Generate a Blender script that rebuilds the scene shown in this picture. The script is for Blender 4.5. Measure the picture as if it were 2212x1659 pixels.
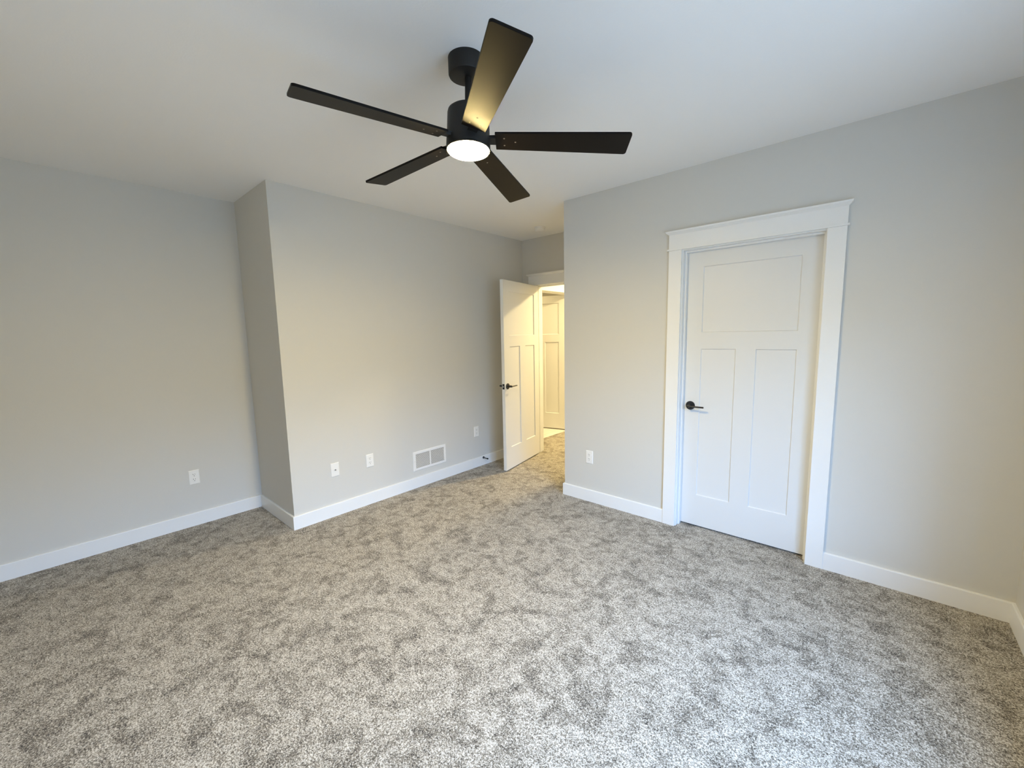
import bpy, bmesh, math, random
from mathutils import Vector, Matrix
random.seed(7)
for o in list(bpy.data.objects):
    bpy.data.objects.remove(o)
S = bpy.context.scene
COL = S.collection

# ---------------------------------------------------------------- camera
cam_d = bpy.data.cameras.new('camera')
cam = bpy.data.objects.new('camera', cam_d)
COL.objects.link(cam)
cam_d.sensor_fit = 'HORIZONTAL'
cam_d.sensor_width = 36.0
cam_d.lens = 891.803 / 2212.0 * 36.0
cam_d.clip_start = 0.02
R_ = Vector((0.74929652, 0.66194972, -0.01942416))
U_ = Vector((-0.06505293, 0.10276293, 0.99257639))
F_ = Vector((-0.65903175, 0.74247044, -0.12006168))
cam.matrix_world = Matrix(((R_.x, U_.x, -F_.x, 3.30992), (R_.y, U_.y, -F_.y, -1.15524), (R_.z, U_.z, -F_.z, 1.47877), (0, 0, 0, 1)))
S.camera = cam

# ---------------------------------------------------------------- view, world and lights
S.view_settings.view_transform = 'Standard'
S.view_settings.look = 'None'
S.view_settings.gamma = 1.0
S.view_settings.use_curve_mapping = False
S.view_settings.exposure = 0.04
S.cycles.max_bounces = 12
S.cycles.diffuse_bounces = 8
S.cycles.sample_clamp_indirect = 6.0

# room dimensions (metres)
H = 2.593            # ceiling
YB = 1.9055          # wall with the closed door
XC = 1.223           # its free end, side of the entry alcove
XR = 3.902           # window wall
YE = 2.803           # end wall of the alcove, with the bedroom doorway
JX = -0.7205         # recessed part of the left wall
YR = -1.75           # wall behind the camera
WT = 0.115           # partition thickness
WX = 0.20            # thickness of the outer window wall
WY0, WY1, WZ0, WZ1 = -0.92, 0.78, 0.60, 2.06   # the window opening, right of the camera and out of the picture

world = bpy.data.worlds.new('sky')
S.world = world
world.use_nodes = True
wt = world.node_tree
wn = wt.nodes
SKY = 28.8
geo = wn.new('ShaderNodeTexCoord')
sep = wn.new('ShaderNodeSeparateXYZ')
wt.links.new(geo.outputs['Generated'], sep.inputs[0])
sky = wn.new('ShaderNodeValToRGB')      # ground, tree line, then open blue sky, by height above the horizon
mp = wn.new('ShaderNodeMapRange')
mp.inputs['From Min'].default_value = -1.0
wt.links.new(sep.outputs['Z'], mp.inputs['Value'])
wt.links.new(mp.outputs[0], sky.inputs['Fac'])
GROUND, TREES, UPPER = (0.083, 0.121, 0.165), (0.085, 0.123, 0.168), (0.365, 0.640, 1.14)
el = sky.color_ramp.elements
el[0].position = 0.0; el[0].color = (*GROUND, 1)
el[1].position = 1.0; el[1].color = (*UPPER, 1)
for ps, c in ((0.485, GROUND), (0.50, TREES), (0.575, TREES), (0.64, UPPER)):
    e_ = el.new(ps); e_.color = (*c, 1)
wt.links.new(sky.outputs['Color'], wn['Background'].inputs['Color'])
wn['Background'].inputs['Strength'].default_value = SKY

def area(name, loc, direction, sx, sy, power, color, spread=180):
    d = bpy.data.lights.new(name, 'AREA')
    d.shape = 'RECTANGLE'
    d.size, d.size_y = sx, sy
    d.energy = power
    d.color = color
    d.spread = math.radians(spread)
    o = bpy.data.objects.new(name, d)
    o.location = loc
    o.rotation_euler = Vector(direction).to_track_quat('-Z', 'Y').to_euler()
    COL.objects.link(o)
    return o

FAN = 600.0     # radiance of the fan's lens
HALL = 84.0
BATH = 12.0
portal = area('daylight', (XR + WX + 0.02, (WY0 + WY1) / 2, (WZ0 + WZ1) / 2), (-1, 0, 0), WZ1 - WZ0, WY1 - WY0, 1.0, (1, 1, 1))
portal.data.cycles.is_portal = True
WARM = (1.0, 0.755, 0.31)
WARMER = (1.0, 0.775, 0.39)

def disk_lamp(name, loc, r, power, color):
    d = bpy.data.lights.new(name, 'AREA')
    d.shape = 'DISK'
    d.size = 2 * r
    d.energy = power
    d.color = color
    o = bpy.data.objects.new(name, d)
    o.location = loc
    COL.objects.link(o)
    return o

# ---------------------------------------------------------------- materials
def mat(name, color, rough=0.6, spec=0.5, metal=0.0):
    m = bpy.data.materials.new(name)
    m.use_nodes = True
    b = m.node_tree.nodes['Principled BSDF']
    b.inputs['Base Color'].default_value = (*color, 1)
    b.inputs['Roughness'].default_value = rough
    b.inputs['Specular IOR Level'].default_value = spec
    b.inputs['Metallic'].default_value = metal
    return m

def add_bump(m, scale, dist, strength=1.0, detail=2.0):
    nt = m.node_tree
    b = nt.nodes['Principled BSDF']
    tc = nt.nodes.new('ShaderNodeTexCoord')
    n = nt.nodes.new('ShaderNodeTexNoise')
    n.inputs['Scale'].default_value = scale
    n.inputs['Detail'].default_value = detail
    bp = nt.nodes.new('ShaderNodeBump')
    bp.inputs['Strength'].default_value = strength
    bp.inputs['Distance'].default_value = dist
    nt.links.new(tc.outputs['Object'], n.inputs['Vector'])
    nt.links.new(n.outputs['Fac'], bp.inputs['Height'])
    nt.links.new(bp.outputs['Normal'], b.inputs['Normal'])

M_wall = mat('greige_wall_paint', (0.645, 0.632, 0.59), 0.75, 0.25)
add_bump(M_wall, 160, 0.0006, 0.5)
M_ceil = mat('ceiling_paint', (0.88, 0.875, 0.86), 0.9, 0.15)
add_bump(M_ceil, 120, 0.0008, 0.5)
M_trim = mat('white_trim_paint', (0.82, 0.82, 0.805), 0.4, 0.4)
add_bump(M_trim, 60, 0.0002, 0.3)
M_door = mat('white_door_paint', (0.72, 0.72, 0.705), 0.42, 0.4)
add_bump(M_door, 220, 0.0002, 0.4)
M_black = mat('matte_black_metal', (0.012, 0.012, 0.013), 0.38, 0.5)
M_fan = mat('black_fan_metal', (0.012, 0.011, 0.010), 0.5, 0.35)
M_blade = mat('espresso_blade_finish', (0.0055, 0.004, 0.0032), 0.42, 0.12)
add_bump(M_blade, 500, 0.0002, 0.4)
M_screw = mat('screw_metal', (0.22, 0.20, 0.18), 0.35, 0.5, 0.8)
M_plastic = mat('white_plastic', (0.86, 0.85, 0.82), 0.35, 0.5)
M_slot = mat('dark_slot', (0.02, 0.02, 0.02), 0.7, 0.2)
M_hole = mat('outlet_slot_shadow', (0.10, 0.095, 0.085), 0.7, 0.2)
M_grille = mat('white_enamel', (0.86, 0.85, 0.82), 0.4, 0.4)
M_duct = mat('duct_interior', (0.03, 0.03, 0.03), 0.8, 0.2)
M_steel = mat('satin_steel', (0.55, 0.55, 0.55), 0.35, 0.5, 1.0)
M_glass = bpy.data.materials.new('window_glass')
M_glass.use_nodes = True
nt = M_glass.node_tree
for n in list(nt.nodes):
    nt.nodes.remove(n)
out = nt.nodes.new('ShaderNodeOutputMaterial')
mx = nt.nodes.new('ShaderNodeMixShader')
tr = nt.nodes.new('ShaderNodeBsdfTransparent')
gl = nt.nodes.new('ShaderNodeBsdfGlossy')
gl.inputs['Roughness'].default_value = 0.02
mx.inputs['Fac'].default_value = 0.06
nt.links.new(tr.outputs[0], mx.inputs[1])
nt.links.new(gl.outputs[0], mx.inputs[2])
nt.links.new(mx.outputs[0], out.inputs['Surface'])

def emit_mat(name, color, strength):
    m = mat(name, (0.9, 0.9, 0.88), 0.4)
    b = m.node_tree.nodes['Principled BSDF']
    b.inputs['Emission Color'].default_value = (*color, 1)
    b.inputs['Emission Strength'].default_value = strength
    return m
M_lens = emit_mat('lit_fan_lens', WARM, FAN)
M_hall_lens = emit_mat('lit_hall_lens', WARMER, 10.0)

# carpet: a cut pile of mixed light and dark twisted yarn, with the shading of brushed, leaning pile painted in as patches
M_carpet = mat('flecked_grey_carpet', (0.4, 0.39, 0.37), 0.95, 0.05)
nt = M_carpet.node_tree
bs = nt.nodes['Principled BSDF']
def N(t, **kw):
    n = nt.nodes.new(t)
    for k, v in kw.items():
        n.inputs[k].default_value = v
    return n
def math_(op, a, b=None, clamp=False):
    n = nt.nodes.new('ShaderNodeMath')
    n.operation = op
    n.use_clamp = clamp
    for i, v in enumerate((a, b)):
        if v is None:
            continue
        if isinstance(v, (int, float)):
            n.inputs[i].default_value = v
        else:
            nt.links.new(v, n.inputs[i])
    return n.outputs[0]
tc = N('ShaderNodeTexCoord')
warp = N('ShaderNodeTexNoise', Scale=140.0, Detail=1.0)
nt.links.new(tc.outputs['Object'], warp.inputs['Vector'])
vm = nt.nodes.new('ShaderNodeVectorMath'); vm.operation = 'MULTIPLY_ADD'
vm.inputs[1].default_value = (0.006, 0.006, 0.0)
nt.links.new(warp.outputs['Color'], vm.inputs[0])
nt.links.new(tc.outputs['Object'], vm.inputs[2])
fleck = N('ShaderNodeTexNoise', Scale=215.0, Detail=1.0, Roughness=0.5)
tuft = N('ShaderNodeTexNoise', Scale=105.0, Detail=2.0, Roughness=0.5)
nt.links.new(vm.outputs[0], tuft.inputs['Vector'])
nt.links.new(vm.outputs[0], fleck.inputs['Vector'])
clump = N('ShaderNodeTexNoise', Scale=24.0, Detail=3.0, Roughness=0.6)
nt.links.new(vm.outputs[0], clump.inputs['Vector'])
patch = N('ShaderNodeTexNoise', Scale=8.5, Detail=3.0, Roughness=0.55, Distortion=0.8)
nt.links.new(tc.outputs['Object'], patch.inputs['Vector'])
wide = N('ShaderNodeTexNoise', Scale=1.3, Detail=2.0, Distortion=0.4)
nt.links.new(tc.outputs['Object'], wide.inputs['Vector'])
rampP = nt.nodes.new('ShaderNodeValToRGB')
rampP.color_ramp.elements[0].position = 0.34
rampP.color_ramp.elements[1].position = 0.53
nt.links.new(patch.outputs['Fac'], rampP.inputs['Fac'])
v = math_('MULTIPLY', math_('SUBTRACT', fleck.outputs['Fac'], 0.5), 1.9)
v = math_('ADD', v, math_('MULTIPLY', math_('SUBTRACT', tuft.outputs['Fac'], 0.5), 1.3))
v = math_('ADD', v, math_('MULTIPLY', math_('SUBTRACT', clump.outputs['Fac'], 0.5), 0.75))
v = math_('ADD', v, math_('MULTIPLY', math_('SUBTRACT', rampP.outputs['Color'], 0.70), 0.23))
v = math_('ADD', v, math_('MULTIPLY', math_('SUBTRACT', wide.outputs['Fac'], 0.5), 0.15))
v = math_('ADD', v, 0.5, True)
rampC = nt.nodes.new('ShaderNodeValToRGB')
cr = rampC.color_ramp
cr.elements[0].position = 0.0; cr.elements[0].color = (0.050, 0.043, 0.034, 1)
cr.elements[1].position = 1.0; cr.elements[1].color = (0.635, 0.595, 0.52, 1)
e = cr.elements.new(0.42); e.color = (0.222, 0.195, 0.153, 1)
e = cr.elements.new(0.68); e.color = (0.44, 0.40, 0.335, 1)
nt.links.new(v, rampC.inputs['Fac'])
nt.links.new(rampC.outputs['Color'], bs.inputs['Base Color'])
bs.inputs['Sheen Weight'].default_value = 0.15
bs.inputs['Sheen Roughness'].default_value = 0.5
bp = N('ShaderNodeBump', Strength=0.6, Distance=0.004)
nt.links.new(math_('ADD', fleck.outputs['Fac'], math_('MULTIPLY', clump.outputs['Fac'], 0.6)), bp.inputs['Height'])
nt.links.new(bp.outputs['Normal'], bs.inputs['Normal'])

# pale bathroom floor planks
M_vinyl = mat('pale_vinyl_floor', (0.72, 0.70, 0.66), 0.45, 0.4)
nt2 = M_vinyl.node_tree
tcv = nt2.nodes.new('ShaderNodeTexCoord')
br = nt2.nodes.new('ShaderNodeTexBrick')
br.inputs['Color1'].default_value = (0.74, 0.72, 0.68, 1)
br.inputs['Color2'].default_value = (0.70, 0.68, 0.64, 1)
br.inputs['Mortar'].default_value = (0.5, 0.48, 0.45, 1)
br.inputs['Scale'].default_value = 1.0
br.inputs['Mortar Size'].default_value = 0.003
br.inputs['Brick Width'].default_value = 0.6
br.inputs['Row Height'].default_value = 0.3
nt2.links.new(tcv.outputs['Object'], br.inputs['Vector'])
nt2.links.new(br.outputs['Color'], nt2.nodes['Principled BSDF'].inputs['Base Color'])

# ---------------------------------------------------------------- mesh helpers
def box(bm, x0, x1, y0, y1, z0, z1, M=None):
    vs = [bm.verts.new(Vector(c)) for c in ((x0, y0, z0), (x1, y0, z0), (x1, y1, z0), (x0, y1, z0), (x0, y0, z1), (x1, y0, z1), (x1, y1, z1), (x0, y1, z1))]
    for f in ((3, 2, 1, 0), (4, 5, 6, 7), (0, 1, 5, 4), (1, 2, 6, 5), (2, 3, 7, 6), (3, 0, 4, 7)):
        bm.faces.new([vs[i] for i in f])
    if M is not None:
        for w in vs:
            w.co = M @ w.co
    return vs

def prism(bm, pts, z0, z1):
    a = [bm.verts.new((x, y, z0)) for x, y in pts]
    b = [bm.verts.new((x, y, z1)) for x, y in pts]
    n = len(pts)
    bm.faces.new(a[::-1]); bm.faces.new(b)
    for i in range(n):
        bm.faces.new((a[i], a[(i + 1) % n], b[(i + 1) % n], b[i]))

def sweep(bm, pts, profile, closed=True):
    """profile [(offset, z)] swept along a plan polyline; offset is to the right of travel"""
    P = [Vector((x, y)) for x, y in pts]
    rows = []
    for i, p in enumerate(P):
        ds = []
        if i > 0: ds.append((P[i] - P[i - 1]).normalized())
        if i < len(P) - 1: ds.append((P[i + 1] - P[i]).normalized())
        ns = [Vector((d.y, -d.x)) for d in ds]
        if len(ns) == 2:
            m = ns[0] + ns[1]
            m = m / m.dot(ns[0])
        else:
            m = ns[0]
        rows.append([bm.verts.new((p.x + m.x * o, p.y + m.y * o, z)) for o, z in profile])
    n = len(profile)
    for a, b in zip(rows, rows[1:]):
        for k in range(n if closed else n - 1):
            bm.faces.new((a[k], a[(k + 1) % n], b[(k + 1) % n], b[k]))
    bm.faces.new(rows[0]); bm.faces.new(rows[-1][::-1])

def lathe(bm, prof, M=None, seg=48):
    """prof [(r, h)] around Z"""
    rings = []
    for r, h in prof:
        if r < 1e-6:
            rings.append([bm.verts.new((0, 0, h))])
        else:
            rings.append([bm.verts.new((r * math.cos(2 * math.pi * k / seg), r * math.sin(2 * math.pi * k / seg), h)) for k in range(seg)])
    for a, b in zip(rings, rings[1:]):
        for k in range(seg):
            k2 = (k + 1) % seg
            if len(a) == 1 and len(b) == 1:
                continue
            if len(a) == 1: bm.faces.new((a[0], b[k2], b[k]))
            elif len(b) == 1: bm.faces.new((a[k], a[k2], b[0]))
            else: bm.faces.new((a[k], a[k2], b[k2], b[k]))
    if M is not None:
        for ring in rings:
            for w in ring:
                w.co = M @ w.co

def axis_m(loc, direction):
    return Matrix.Translation(Vector(loc)) @ Vector(direction).to_track_quat('Z', 'Y').to_matrix().to_4x4()

def obj(name, bm, m, parent=None, smooth=False, bevel=0.0, seg=2, M=None):
    bmesh.ops.recalc_face_normals(bm, faces=bm.faces)
    me = bpy.data.meshes.new(name)
    bm.to_mesh(me)
    bm.free()
    o = bpy.data.objects.new(name, me)
    COL.objects.link(o)
    me.materials.append(m)
    if smooth:
        for p in me.polygons:
            p.use_smooth = True
        try:
            me.set_sharp_from_angle(angle=math.radians(38))
        except Exception:
            pass
    if bevel > 0:
        md = o.modifiers.new('bevel', 'BEVEL')
        md.width = bevel
        md.segments = seg
        md.limit_method = 'ANGLE'
        md.angle_limit = math.radians(40)
    if parent is not None:
        o.parent = parent
    if M is not None:
        o.matrix_local = M
    return o

def tag(o, label=None, cat=None, group=None, kind=None):
    if label: o['label'] = label
    if cat: o['category'] = cat
    if group: o['group'] = group
    if kind: o['kind'] = kind
    return o

def empty(name, M, label=None, cat=None, group=None, kind=None):
    o = bpy.data.objects.new(name, None)
    o.empty_display_size = 0.05
    COL.objects.link(o)
    o.matrix_world = M
    return tag(o, label, cat, group, kind)

def struct(name, bm, m, label, cat, **kw):
    return tag(obj(name, bm, m, **kw), label, cat, kind='structure')

NB = bmesh.new

# ---------------------------------------------------------------- shell: floor, ceiling, walls
XO, YO = 4.102, 4.42     # outer faces
HL = -0.085              # hall's left wall, room side
bm = NB(); prism(bm, [(JX - .12, YR - .12), (XO, YR - .12), (XO, YO), (-.172, YO), (-.172, 2.86), (-.06, 2.86), (-.06, .06), (JX - .12, .06)], -0.12, 0.0)
struct('floor', bm, M_carpet, 'flecked grey beige cut pile carpet covering the bedroom and hall floor', 'carpet')
bm = NB(); prism(bm, [(-2.4, 2.803), (-.172, 2.803), (-.172, 5.1), (-2.4, 5.1)], -0.12, -0.004)
struct('floor', bm, M_vinyl, 'pale hard floor beyond the hall doorway, below the half open inner door', 'floor')
bm = NB(); box(bm, -2.4, XO, YR - .12, 5.1, H, H + 0.12)
struct('ceiling', bm, M_ceil, 'plain white painted ceiling over the whole room', 'ceiling')

j2 = JX - WT
bm = NB(); prism(bm, [(JX, YR), (JX, 0.0), (j2, WT), (j2, YR - .12), (JX, YR - .0001)], 0, H)
struct('wall_recess', bm, M_wall, 'greige wall at far left, set back behind the short return wall', 'wall')
bm = NB(); prism(bm, [(JX, 0.0), (0, 0), (-WT, WT), (j2, WT)], 0, H)
struct('wall_return', bm, M_wall, 'short shaded greige return wall between the recessed wall and the vent wall', 'wall')
bm = NB(); prism(bm, [(0, 0), (0, YE), (-WT, YE), (-WT, WT)], 0, H)
struct('wall_left', bm, M_wall, 'long greige wall carrying the return air grille, left of the open door', 'wall')
# wall with the closed door (rough opening 2.216..3.061, 2.058 high)
RO0, RO1, ROH = 2.216, 3.061, 2.058
bm = NB()
prism(bm, [(XC, YB), (RO0, YB), (RO0, YB + WT), (XC + WT, YB + WT)], 0, H)
prism(bm, [(RO1, YB), (XO, YB), (XO, YB + WT), (RO1, YB + WT)], 0, H)
box(bm, RO0, RO1, YB, YB + WT, ROH, H)
struct('wall_right', bm, M_wall, 'greige wall around the closed white door, right side of the room', 'wall')
bm = NB(); prism(bm, [(XC, YB), (XC + WT, YB + WT), (XC + WT, YE), (XC, YE)], 0, H)
struct('wall_alcove', bm, M_wall, 'greige side wall of the entry alcove, hidden behind the outer corner', 'wall')
# end wall with the bedroom doorway
EO0, EO1 = 0.186, 1.030
bm = NB()
box(bm, -2.4, EO0, YE, YE + WT, 0, H); box(bm, EO1, XO, YE, YE + WT, 0, H); box(bm, EO0, EO1, YE, YE + WT, ROH, H)
struct('wall_end', bm, M_wall, 'narrow greige wall above the bedroom doorway at the back of the alcove', 'wall')
# hall left wall with the inner doorway
HO0, HO1 = 3.213, 4.057
bm = NB()
box(bm, HL - WT, HL, YE + WT, HO0, 0, H); box(bm, HL - WT, HL, HO1, 5.0, 0, H); box(bm, HL - WT, HL, HO0, HO1, ROH, H)
struct('wall_hall', bm, M_wall, 'hall wall holding the inner doorway seen through the bedroom door', 'wall')
bm = NB(); box(bm, HL, XO, 4.3, YO, 0, H)
struct('wall_hall', bm, M_wall, 'wall across the far side of the hall', 'wall')
bm = NB(); box(bm, -2.4, HL - WT, 5.0, 5.1, 0, H); box(bm, -2.4, -2.3, YE + WT, 5.0, 0, H)
struct('wall_bathroom', bm, M_wall, 'walls of the small room beyond the hall', 'wall')
bm = NB(); box(bm, JX, XO, YR - .12, YR, 0, H)
struct('wall_rear', bm, M_wall, 'plain greige wall behind the camera', 'wall')
bm = NB()
box(bm, XR, XO, YR, WY0, 0, H); box(bm, XR, XO, WY1, YB, 0, H); box(bm, XR, XO, WY0, WY1, 0, WZ0); box(bm, XR, XO, WY0, WY1, WZ1, H)
struct('wall_window', bm, M_wall, 'greige window wall at the far right edge of the picture', 'wall')
bm = NB(); box(bm, XR, XO, YB + WT, YE, 0, H); box(bm, XR, XO, YE + WT, 4.3, 0, H)
struct('wall_outer', bm, M_wall, 'outer wall closing the closet and hall', 'wall')

# ---------------------------------------------------------------- baseboards
BH, BT = 0.107, 0.014
PROF = [(0, 0), (BT, 0), (BT, BH - .005), (BT - .0015, BH - .0015), (BT - .005, BH), (0, BH)]
def baseboard(name, pts, label):
    bm = NB(); sweep(bm, pts, PROF)
    return struct(name, bm, M_trim, label, 'baseboard')
# travel direction chosen so the room lies to the right
def seg_mitre(name, a, b, ma, mb, label):
    """one straight run from a to b with end mitre slopes ma, mb (plan shift along the run per unit offset)"""
    A, B = Vector(a), Vector(b)
    d = (B - A).normalized(); n = Vector((d.y, -d.x))
    bm = NB()
    ra = [bm.verts.new((*(A + n * o + d * (ma * o)), z)) for o, z in PROF]
    rb = [bm.verts.new((*(B + n * o - d * (mb * o)), z)) for o, z in PROF]
    k = len(PROF)
    for i in range(k):
        bm.faces.new((ra[i], ra[(i + 1) % k], rb[(i + 1) % k], rb[i]))
    bm.faces.new(ra); bm.faces.new(rb[::-1])
    return struct(name, bm, M_trim, label, 'baseboard')
seg_mitre('baseboard_recess', (JX, YR), (JX, 0), 1, 1, 'white baseboard under the far left recessed wall')
seg_mitre('baseboard_return', (JX, 0), (0, 0), 1, -1, 'short white baseboard along the shaded return wall')
seg_mitre('baseboard_left', (0, 0), (0, YE), -1, 1, 'long white baseboard under the return air grille')
seg_mitre('baseboard_end', (0, YE), (0.104, YE), 1, 0, 'stub of white baseboard behind the open door')
seg_mitre('baseboard_alcove', (XC, YE), (XC, YB), 1, -1, 'white baseboard inside the alcove, around the outer corner')
seg_mitre('baseboard_right', (XC, YB), (2.139, YB), -1, 0, 'white baseboard between the outer corner and the closed door')
seg_mitre('baseboard_right', (3.132, YB), (XR, YB), 0, 1, 'white baseboard right of the closed door')
seg_mitre('baseboard_window', (XR, YB), (XR, YR), 1, 1, 'white baseboard at the right edge, under the window wall')
seg_mitre('baseboard_rear', (XR, YR), (JX, YR), 1, 1, 'white baseboard along the wall behind the camera')
seg_mitre('baseboard_hall', (HL, YE + WT), (HL, 3.13), 0, 0, 'short white baseboard beside the inner doorway in the hall')

# ---------------------------------------------------------------- doorways: jamb, stop, craftsman casing
def doorway(name, M, label, jamb0, jamb1, wt, stop, both=False):
    """local frame: x along the wall, y into the wall (0 = wall face), z up. One structure with jamb and casing parts."""
    r = empty(name, M, label, 'door trim', kind='structure')
    jt, head = 0.019, 2.040
    bm = NB()
    box(bm, jamb0 - jt, jamb0, 0, wt, 0, head + jt)
    box(bm, jamb1, jamb1 + jt, 0, wt, 0, head + jt)
    box(bm, jamb0, jamb1, 0, wt, head, head + jt)
    obj('jamb', bm, M_trim, r, bevel=0.0012)
    s0, s1 = stop
    bm = NB()
    box(bm, jamb0, jamb0 + .011, s0, s1, 0, head - .011)
    box(bm, jamb1 - .011, jamb1, s0, s1, 0, head - .011)
    box(bm, jamb0, jamb1, s0, s1, head - .011, head)
    obj('door_stop_strip', bm, M_trim, r, bevel=0.0012)
    cw, ct, rev = 0.090, 0.018, 0.006
    c0, c1 = jamb0 - rev, jamb1 + rev
    for sgn in ((1, -1) if both else (1,)):
        f = (lambda a, b: (min(a, b), max(a, b)))
        def yy(t0, t1):
            return f(-t0, -t1) if sgn == 1 else f(wt + t0, wt + t1)
        top = 2.046
        bm = NB(); box(bm, c0 - cw, c0, *yy(0, ct), 0, top); obj('side_casing', bm, M_trim, r, bevel=0.0015)
        bm = NB(); box(bm, c1, c1 + cw, *yy(0, ct), 0, top); obj('side_casing', bm, M_trim, r, bevel=0.0015)
        bm = NB()
        box(bm, c0 - cw - .010, c1 + cw + .010, *yy(0, ct + .008), top, top + .011)
        box(bm, c0 - cw, c1 + cw, *yy(0, ct + .001), top + .011, top + .116)
        # cap with a sloped underside
        xa, xb = c0 - cw, c1 + cw
        y_in = 0 if sgn == 1 else wt
        def q(x, t, z): return bm.verts.new((x, (-t if sgn == 1 else wt + t), z))
        lo = [q(xa - .001, 0, top + .108), q(xb + .001, 0, top + .108), q(xb + .001, ct + .002, top + .108), q(xa - .001, ct + .002, top + .108)]
        mi = [q(xa - .018, 0, top + .123), q(xb + .018, 0, top + .123), q(xb + .018, ct + .020, top + .123), q(xa - .018, ct + .020, top + .123)]
        hi = [q(xa - .020, 0, top + .133), q(xb + .020, 0, top + .133), q(xb + .020, ct + .022, top + .133), q(xa - .020, ct + .022, top + .133)]
        bm.faces.new(lo); bm.faces.new(hi)
        for a, b in ((lo, mi), (mi, hi)):
            for k in range(4):
                bm.faces.new((a[k], a[(k + 1) % 4], b[(k + 1) % 4], b[k]))
        obj('head_casing', bm, M_trim, r)
    return r

doorway('trim_1', Matrix.Translation((0, YB, 0)), 'white craftsman casing with capped header around the closed door', 2.235, 3.042, WT, (.040, .0765))
doorway('trim_2', Matrix.Translation((0, YE, 0)), 'white doorway casing at the back of the alcove, beside the open door', 0.205, 1.011, WT, (.040, .078), both=True)
M_h = Matrix.Translation((HL, 0, 0)) @ Matrix(((0, -1, 0, 0), (1, 0, 0, 0), (0, 0, 1, 0), (0, 0, 0, 1)))
doorway('trim_3', M_h, 'white casing of the inner doorway across the hall', 3.232, 4.038, WT, (.040, .078))

# ---------------------------------------------------------------- doors: one wide panel over two tall ones
def leaf_mesh(w):
    """x 0..w, y 0 (front) .. -0.035 (back), z 0..2.024"""
    t, h = 0.035, 2.024
    st, d, sl = 0.113, 0.008, 0.005
    z0 = 0.013
    zs = [0, .250 - z0, 1.347 - z0, 1.464 - z0, 1.927 - z0, h]
    ml, mr = w / 2 - .060, w / 2 + .060
    bm = NB()
    cache = {}
    def vtx(x, y, z):
        k = (round(x, 5), round(y, 5), round(z, 5))
        if k not in cache: cache[k] = bm.verts.new(k)
        return cache[k]
    panels = [(st, ml, zs[1], zs[2]), (mr, w - st, zs[1], zs[2]), (st, w - st, zs[3], zs[4])]
    xs = [0, st, ml, mr, w - st, w]
    for y, s in ((0, -1), (-t, 1)):
        for i in range(5):
            for k in range(5):
                xa, xb, za, zb = xs[i], xs[i + 1], zs[k], zs[k + 1]
                cx, cz = (xa + xb) / 2, (za + zb) / 2
                if any(p[0] < cx < p[1] and p[2] < cz < p[3] for p in panels):
                    continue
                bm.faces.new([vtx(xa, y, za), vtx(xb, y, za), vtx(xb, y, zb), vtx(xa, y, zb)])
        for (a, b, c, e) in panels:
            # outer loop carries the grid points that lie on it
            cols = [x for x in xs if a - 1e-6 <= x <= b + 1e-6]
            loop = [(x, c) for x in cols] + [(b, e)] + [(x, e) for x in cols[::-1][1:]]
            cx, cz = (a + b) / 2, (c + e) / 2
            def inn(x, z):
                return (min(max(x, a + sl), b - sl), min(max(z, c + sl), e - sl))
            inner = [inn(x, z) for x, z in loop]
            n = len(loop)
            for q in range(n):
                p0, p1 = loop[q], loop[(q + 1) % n]
                i0, i1 = inner[q], inner[(q + 1) % n]
                fv = [vtx(p0[0], y, p0[1]), vtx(p1[0], y, p1[1]), vtx(i1[0], y + s * d, i1[1]), vtx(i0[0], y + s * d, i0[1])]
                u = []
                for w_ in fv:
                    if w_ not in u: u.append(w_)
                if len(u) > 2: bm.faces.new(u)
            u = []
            for x, z in inner:
                w_ = vtx(x, y + s * d, z)
                if w_ not in u: u.append(w_)
            bm.faces.new(u)
    per = [(x, 0) for x in xs] + [(w, z) for z in zs[1:]] + [(x, h) for x in xs[::-1][1:]] + [(0, z) for z in zs[::-1][1:-1]]
    n = len(per)
    for q in range(n):
        p0, p1 = per[q], per[(q + 1) % n]
        bm.faces.new([vtx(p0[0], 0, p0[1]), vtx(p1[0], 0, p1[1]), vtx(p1[0], -t, p1[1]), vtx(p0[0], -t, p0[1])])
    return bm

def lever_set(parent, x, z, side, toward, name='door_handle'):
    """round rose and thin straight lever on one face; toward = +1/-1 lever direction along x"""
    y0 = 0.0 if side > 0 else -0.035
    ny = 1 if side > 0 else -1
    bm = NB()
    lathe(bm, [(0, 0), (.032, 0), (.032, .006), (.0305, .0075), (0, .0075)], axis_m((x, y0, z), (0, ny, 0)))
    h = obj(name, bm, M_black, parent, smooth=True)
    h['label'] = 'matte black lever handle with round rose'
    bm = NB()
    lathe(bm, [(0, .007), (.0115, .007), (.0115, .040), (.0105, .050), (.0085, .060), (0, .060)], axis_m((x, y0, z), (0, ny, 0)), 32)
    obj('spindle_neck', bm, M_black, h, smooth=True)
    bm = NB()
    lathe(bm, [(0, -.010), (.0062, -.0095), (.0062, .105), (.0050, .108), (0, .108)], axis_m((x, y0 + ny * .055, z), (toward, 0, 0)), 24)
    obj('lever', bm, M_black, h, smooth=True)
    return h

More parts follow.
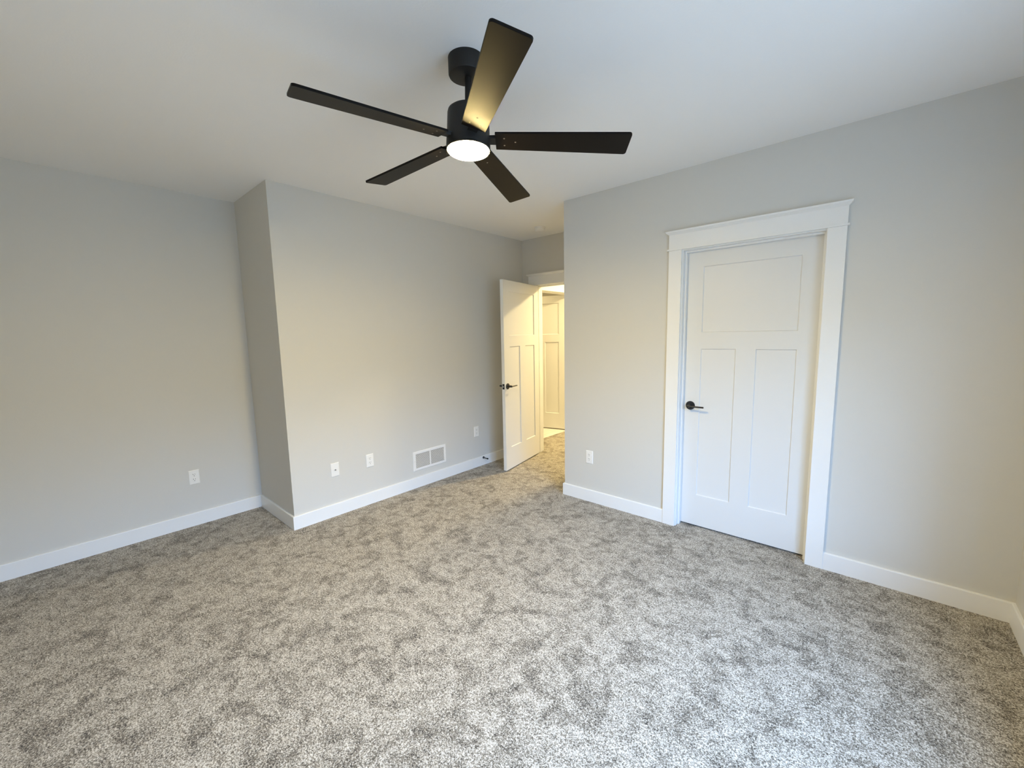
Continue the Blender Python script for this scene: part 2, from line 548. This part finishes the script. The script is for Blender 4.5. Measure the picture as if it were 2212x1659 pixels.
def make_door(name, M, w, label, handle_x, toward, hinges_x, hinge_side, latch_edge):
    r = obj(name, leaf_mesh(w), M_door, bevel=0.0)
    r.matrix_world = M
    tag(r, label, 'door', kind='structure')
    lever_set(r, handle_x, .915, 1, toward)
    lever_set(r, handle_x, .915, -1, toward)
    s = -1 if latch_edge < w / 2 else 1
    bm = NB()
    box(bm, min(latch_edge, latch_edge + s * .0012), max(latch_edge, latch_edge + s * .0012), -.030, -.005, .887, .944)
    obj('latch_plate', bm, M_black, r)
    bm = NB()
    box(bm, min(latch_edge, latch_edge + s * .010), max(latch_edge, latch_edge + s * .010), -.023, -.012, .907, .923)
    obj('latch_bolt', bm, M_steel, r, bevel=.002)
    for z in (.19, 1.02, 1.83):
        bm = NB()
        lathe(bm, [(0, 0), (.0065, 0), (.0065, .089), (0, .089)], Matrix.Translation((hinges_x, hinge_side, z - .0445)), 16)
        obj('hinge', bm, M_black, r, smooth=True)
    return r

# closed door: front face looks to -y (room); local x along +x needs y up out of the face -> rotate so local +y = world -y
def frame(origin, xdir, ydir):
    x, y = Vector(xdir).normalized(), Vector(ydir).normalized()
    z = Vector((0, 0, 1))
    return Matrix(((x.x, y.x, z.x, origin[0]), (x.y, y.y, z.y, origin[1]), (x.z, y.z, z.z, origin[2]), (0, 0, 0, 1)))
# local frames must be right handed: x cross y = z  -> for front facing -y, local x runs toward -x
W1 = 0.801
make_door('door_1', frame((3.0395, YB + .078, .013), (-1, 0, 0), (0, -1, 0)), W1,
          'closed white three panel door with black lever in the right wall', W1 - .0535, -1, -.002, -.040, W1)
A2 = 0.1925
d2 = Vector((math.sin(A2), -math.cos(A2), 0)); n2 = Vector((math.cos(A2), math.sin(A2), 0))
# front face (toward the room) normal n2; local x = hinge->latch reversed if needed: x cross y = z
# d2 x n2 = z component: sin*sin - (-cos*cos) = 1  -> right handed
make_door('door_2', frame((0.2387, 2.8032, .013), d2, n2), 0.7976,
          'white door standing open into the room, against the vent wall', .7976 - .0535, -1, -.004, -.039, .7976)
A3 = math.radians(14.0)
d3 = Vector((-math.cos(A3), -math.sin(A3), 0)); n3 = Vector((math.sin(A3), -math.cos(A3), 0))
make_door('door_3', frame((-.200, 4.033, .013), d3, n3), 0.80,
          'half open white inner door glimpsed through the bedroom doorway', .80 - .0535, -1, -.004, -.039, .80)

# ---------------------------------------------------------------- wall plates
def plate_frame(p, n):
    """local z out of the wall, y up"""
    z = Vector(n); y = Vector((0, 0, 1)); x = y.cross(z)
    return Matrix(((x.x, y.x, z.x, p[0]), (x.y, y.y, z.y, p[1]), (x.z, y.z, z.z, p[2]), (0, 0, 0, 1)))

def cover_plate(parent, w=.070, h=.115):
    bm = NB()
    t = .0055
    lo = [bm.verts.new((sx * w / 2, sy * h / 2, 0)) for sx, sy in ((-1, -1), (1, -1), (1, 1), (-1, 1))]
    mi = [bm.verts.new((sx * w / 2, sy * h / 2, t * .45)) for sx, sy in ((-1, -1), (1, -1), (1, 1), (-1, 1))]
    hi = [bm.verts.new((sx * (w / 2 - .004), sy * (h / 2 - .004), t)) for sx, sy in ((-1, -1), (1, -1), (1, 1), (-1, 1))]
    bm.faces.new(lo[::-1]); bm.faces.new(hi)
    for a, b in ((lo, mi), (mi, hi)):
        for k in range(4):
            bm.faces.new((a[k], a[(k + 1) % 4], b[(k + 1) % 4], b[k]))
    return obj('cover_plate', bm, M_plastic, parent, bevel=.0008)

def screw(parent, x, y, z=.0055, r=.0028, m=None):
    bm = NB(); lathe(bm, [(0, z - .001), (r, z - .001), (r, z + .0006), (0, z + .0008)], Matrix.Translation((x, y, 0)), 16)
    return obj('screw', bm, m or M_plastic, parent, smooth=True)

def outlet(p, n, label):
    r = empty('wall_outlet', plate_frame(p, n), label, 'power outlet', 'duplex outlets on the bedroom walls')
    cover_plate(r)
    for s in (1, -1):
        cy = s * .0195
        bm = NB()
        pts = []
        for k in range(40):      # rounded face with flat top and bottom
            a = 2 * math.pi * k / 40
            pts.append((.0172 * math.cos(a), max(-.0142, min(.0142, .0172 * math.sin(a))) + cy))
        prism(bm, pts, .004, .0072)
        f = obj('receptacle', bm, M_plastic, r)
        for nm, bx in (('slot', (-.0078, -.0050, cy + .0005, cy + .0095)), ('slot', (.0050, .0074, cy + .0015, cy + .0085))):
            bm = NB(); box(bm, *bx, .0070, .0074); obj(nm, bm, M_hole, f)
        bm = NB(); lathe(bm, [(0, .0070), (.0028, .0070), (.0028, .0074), (0, .0074)], Matrix.Translation((0, cy - .0078, 0)), 16)
        obj('ground_hole', bm, M_hole, f)
    screw(r, 0, 0)
    return r
outlet((JX, -.4635, .3935), (1, 0, 0), 'white duplex outlet low on the far left recessed wall')
outlet((0, .656, .3925), (1, 0, 0), 'white duplex outlet between the cable jack plate and the air grille')
outlet((0, 1.9555, .405), (1, 0, 0), 'dim white duplex outlet in shade, between air grille and open door')
outlet((1.482, YB, .400), (0, -1, 0), 'white duplex outlet on the right wall, between outer corner and closed door')

r = empty('cable_jack_plate', plate_frame((0, .3415, .392), (1, 0, 0)), 'white wall plate with one dark centre jack, nearest the return wall corner', 'wall plate')
cover_plate(r)
bm = NB(); lathe(bm, [(0, .005), (.0058, .005), (.0058, .008), (.0046, .008), (.0046, .015), (.0030, .015), (.0030, .011), (0, .011)], None, 24)
jk = obj('coaxial_jack', bm, M_steel, r, smooth=True)
bm = NB(); lathe(bm, [(0, .0112), (.0029, .0112), (.0029, .0135), (0, .0138)], None, 16)
obj('jack_opening', bm, M_slot, jk)
screw(r, 0, .041); screw(r, 0, -.041)

# return air grille: two louvred openings
gw, gh = .402, .192
r = empty('return_air_grille', plate_frame((0, 1.3095, .264), (1, 0, 0)), 'white rectangular return air grille low on the vent wall above the baseboard', 'air vent')
bm = NB()
fw = .026
t0, t1 = .0, .007
def ring(bm, w, h, b, z0, z1, slope=.004):
    o0 = [(-w / 2, -h / 2), (w / 2, -h / 2), (w / 2, h / 2), (-w / 2, h / 2)]
    o1 = [(x - math.copysign(slope, x), y - math.copysign(slope, y)) for x, y in o0]
    i1 = [(x - math.copysign(b, x), y - math.copysign(b, y)) for x, y in o0]
    L = [[bm.verts.new((x, y, z)) for x, y in q] for q, z in ((o0, z0), (o0, z0 + .002), (o1, z1), (i1, z1), (i1, z0))]
    for a, b_ in zip(L, L[1:] + L[:1]):
        for k in range(4):
            bm.faces.new((a[k], a[(k + 1) % 4], b_[(k + 1) % 4], b_[k]))
ring(bm, gw, gh, fw, t0, t1)
obj('frame', bm, M_grille, r)
bm = NB(); box(bm, -.0065, .0065, -gh / 2 + fw, gh / 2 - fw, .0005, .0068)
obj('divider_bar', bm, M_grille, r, bevel=.001)
bm = NB(); box(bm, -gw / 2 + fw, gw / 2 - fw, -gh / 2 + fw, gh / 2 - fw, .0002, .0006)
obj('duct_opening', bm, M_duct, r)
for s in (-1, 1):
    xa, xb = (s * .0065, s * (gw / 2 - fw))
    xa, xb = min(xa, xb), max(xa, xb)
    bm = NB()
    n = 24
    y0 = -gh / 2 + fw
    pitch = (gh - 2 * fw) / n
    for k in range(n):      # thin blades slanting down and out
        ya = y0 + pitch * (k + .95)
        vs = [(xa, ya, .0008), (xb, ya, .0008), (xb, ya - .0021, .0036), (xa, ya - .0021, .0036)]
        q = [bm.verts.new(c) for c in vs] + [bm.verts.new((c[0], c[1] - .0005, c[2])) for c in vs]
        bm.faces.new(q[:4]); bm.faces.new(q[4:][::-1])
        for i in range(4):
            bm.faces.new((q[i], q[(i + 1) % 4], q[4 + (i + 1) % 4], q[4 + i]))
    obj('louver_panel', bm, M_grille, r)
for s in (-1, 1):
    screw(r, s * (gw / 2 - fw / 2), 0, .007, .003, M_steel)

# door stop on the baseboard
r = empty('door_stopper', axis_m((BT, 2.042, .088), (1, 0, -.04)), 'small black door stopper sticking out of the baseboard beside the open door', 'door stopper')
bm = NB(); lathe(bm, [(0, 0), (.0135, 0), (.0135, .004), (.009, .009), (.0055, .011), (0, .011)], None, 24); obj('base_flange', bm, M_black, r, smooth=True)
bm = NB(); lathe(bm, [(0, .009), (.0048, .009), (.0048, .060), (0, .060)], None, 16); obj('rod', bm, M_black, r, smooth=True)
bm = NB(); lathe(bm, [(0, .059), (.0075, .059), (.0080, .062), (.0080, .071), (.0068, .075), (0, .076)], None, 20); obj('rubber_tip', bm, M_slot, r, smooth=True)

# smoke detector in the alcove
r = empty('smoke_detector', Matrix.Translation((.545, 2.455, H)), 'round white smoke detector on the alcove ceiling', 'smoke detector')
bm = NB(); lathe(bm, [(0, 0), (.060, 0), (.060, -.009), (.057, -.011), (0, -.011)]); obj('mounting_base', bm, M_plastic, r, smooth=True)
bm = NB(); lathe(bm, [(.050, -.011), (.054, -.0125), (.054, -.026), (.050, -.034), (.040, -.039), (0, -.041)]); c = obj('cover', bm, M_plastic, r, smooth=True)
bm = NB(); lathe(bm, [(0, -.0405), (.010, -.0405), (.010, -.0425), (0, -.043)], None, 20); obj('test_button', bm, M_plastic, c, smooth=True)

# ---------------------------------------------------------------- ceiling fan
FX, FY, FZ = 1.977, 0.1032, 2.2814
tilt = Matrix.Translation((FX, FY, FZ)) @ Vector((-.0017, .0391, 1)).to_track_quat('Z', 'Y').to_matrix().to_4x4()
# keep world x as local x as nearly as possible
zt = Vector((-.0017, .0391, 1)).normalized()
xt = Vector((1, 0, .0017)); xt = (xt - zt * xt.dot(zt)).normalized(); yt = zt.cross(xt)
TM = Matrix(((xt.x, yt.x, zt.x, 0), (xt.y, yt.y, zt.y, 0), (xt.z, yt.z, zt.z, FZ - H), (0, 0, 0, 1)))
fan = empty('ceiling_fan', Matrix.Translation((FX, FY, H)), 'black five blade ceiling fan with a lit round lamp', 'ceiling fan')
bm = NB(); lathe(bm, [(0, 0), (.0725, 0), (.0725, -.060), (.070, -.0655), (.064, -.068), (.020, -.068), (0, -.068)], None, 64)
canopy = obj('canopy', bm, M_fan, fan, smooth=True)
bm = NB(); lathe(bm, [(0, .300), (.0135, .300), (.0135, .140), (.020, .138), (.022, .130), (.022, .118), (0, .118)], None, 32)
obj('down_rod', bm, M_fan, fan, smooth=True, M=TM)
bm = NB(); lathe(bm, [(0, .122), (.050, .122), (.074, .119), (.083, .112), (.0855, .103), (.0885, .020), (.0905, .0), (.0915, -.030), (.0905, -.034), (0, -.034)], None, 72)
motor = obj('motor_housing', bm, M_fan, fan, smooth=True, M=TM)
bm = NB(); lathe(bm, [(.0905, -.0335), (.0915, -.036), (.0915, -.040), (.0885, -.042), (.0860, -.040), (.0860, -.0335)], None, 72)
obj('light_rim', bm, M_fan, fan, smooth=True, M=TM)
bm = NB(); lathe(bm, [(.0855, -.034), (.0855, -.041), (.0840, -.046), (.078, -.0495), (.050, -.0520), (0, -.0530)], None, 72)
ln = obj('light_lens', bm, M_lens, fan, smooth=True, M=TM)
ln['label'] = 'glowing round lamp lens'
TH0, PI_, W1_, W0_, RB, R0, DR, DL = -.5681, -.1865, .1255, .0975, .6623, .1131, -.0297, -.0005
def blade_mesh():
    bm = NB()
    t = .0045
    top = {}
    L = RB - R0
    pts = []
    # outline, clockwise: inner edge straight, outer corners rounded
    def corner(cx, cy, r, a0, a1, n=6):
        return [(cx + r * math.cos(a0 + (a1 - a0) * k / n), cy + r * math.sin(a0 + (a1 - a0) * k / n)) for k in range(n + 1)]
    rr = .012
    pts += [(R0, -W0_ / 2), ]
    pts += corner(RB - rr, -W1_ / 2 + rr, rr, -math.pi / 2, 0)
    pts += corner(RB - rr, W1_ / 2 - rr, rr, 0, math.pi / 2)
    pts += [(R0, W0_ / 2)]
    a = [bm.verts.new((x, y, -t)) for x, y in pts]
    b = [bm.verts.new((x, y, t)) for x, y in pts]
    bm.faces.new(a[::-1]); bm.faces.new(b)
    n = len(pts)
    for i in range(n):
        bm.faces.new((a[i], a[(i + 1) % n], b[(i + 1) % n], b[i]))
    return bm
blade0 = None
def blade_matrix(k):
    th = TH0 + k * 2 * math.pi / 5
    d = Vector((math.cos(th), math.sin(th), DR)); n = Vector((-math.sin(th) * math.cos(PI_), math.cos(th) * math.cos(PI_), math.sin(PI_)))
    d.normalize(); z = d.cross(n).normalized(); n = z.cross(d)
    Mb = Matrix(((d.x, n.x, z.x, 0), (d.y, n.y, z.y, 0), (d.z, n.z, z.z, 0), (0, 0, 0, 1)))
    return TM @ Mb
parts = []
me_b = me_k = me_s = None
for k in range(5):
    Mk = blade_matrix(k)
    if k == 0:
        b = obj('blade', blade_mesh(), M_blade, fan, bevel=.0015, M=Mk)
        bm = NB()
        # arm from the motor, widening to a plate on top of the blade
        prism(bm, [(.070, -.020), (.118, -.024), (.140, -.034), (.205, -.030), (.215, 0), (.205, .030), (.140, .034), (.118, .024), (.070, .020)], .0046, .0095)
        box(bm, .075, .118, -.020, .020, -.004, .005)
        br_ = obj('blade_bracket', bm, M_fan, b, bevel=.001)
        sc = []
        for x, y in ((.150, -.021), (.150, .021), (.196, 0)):
            bm = NB(); lathe(bm, [(0, -.0060), (.0024, -.0057), (.0038, -.0044), (0, -.0044)], Matrix.Translation((x, y, 0)), 16)
            sc.append(obj('screw', bm, M_screw, b, smooth=True))
        blade0 = (b, [br_] + sc)
    else:
        b = blade0[0].copy(); COL.objects.link(b); b.parent = fan; b.matrix_local = Mk
        for c in blade0[1]:
            q = c.copy(); COL.objects.link(q); q.parent = b

# ---------------------------------------------------------------- lamps of the hall and the inner room (out of sight)
def flush_lamp(p, label, power):
    r = empty('flush_ceiling_lamp', Matrix.Translation(p), label, 'ceiling lamp')
    bm = NB(); lathe(bm, [(0, 0), (.085, 0), (.085, -.020), (.030, -.030), (.030, -.062), (.165, -.066), (.165, -.076), (0, -.076)]); obj('ceiling_base', bm, M_plastic, r, smooth=True)
    bm = NB(); lathe(bm, [(.158, -.076), (.150, -.110), (.12, -.140), (.07, -.158), (0, -.164)]); obj('glass_shade', bm, M_hall_lens, r, smooth=True)
    disk_lamp('lamp_light', (p[0], p[1], p[2] - .172), .10, power, WARMER)
flush_lamp((1.0, 3.82, H), 'domed lit ceiling lamp in the hall beyond the doorway', HALL)
flush_lamp((-1.1, 3.55, H), 'domed lit ceiling lamp in the small room beyond the hall', BATH)

# ---------------------------------------------------------------- the window behind the camera
r = empty('window_1', Matrix.Translation((XR, (WY0 + WY1) / 2, WZ0)), 'white framed double window beside the camera', 'window', kind='structure')
ww, wh = WY1 - WY0, WZ1 - WZ0
bm = NB()
for a, b, c, e in ((-ww / 2, ww / 2, 0, .05), (-ww / 2, ww / 2, wh - .05, wh), (-ww / 2, -ww / 2 + .05, .05, wh - .05), (ww / 2 - .05, ww / 2, .05, wh - .05), (-.035, .035, .05, wh - .05)):
    box(bm, WX - .07, WX - .01, a, b, c, e)
obj('window_frame', bm, M_trim, r)
for s in (-1, 1):
    a, b = sorted((s * .035, s * (ww / 2 - .05)))
    bm = NB(); box(bm, WX - .045, WX - .039, a, b, .05, wh - .05); obj('pane', bm, M_glass, r)
bm = NB(); box(bm, -.03, WX - .07, -ww / 2 - .0, ww / 2 + .0, -.0, .012); obj('window_sill', bm, M_trim, r)
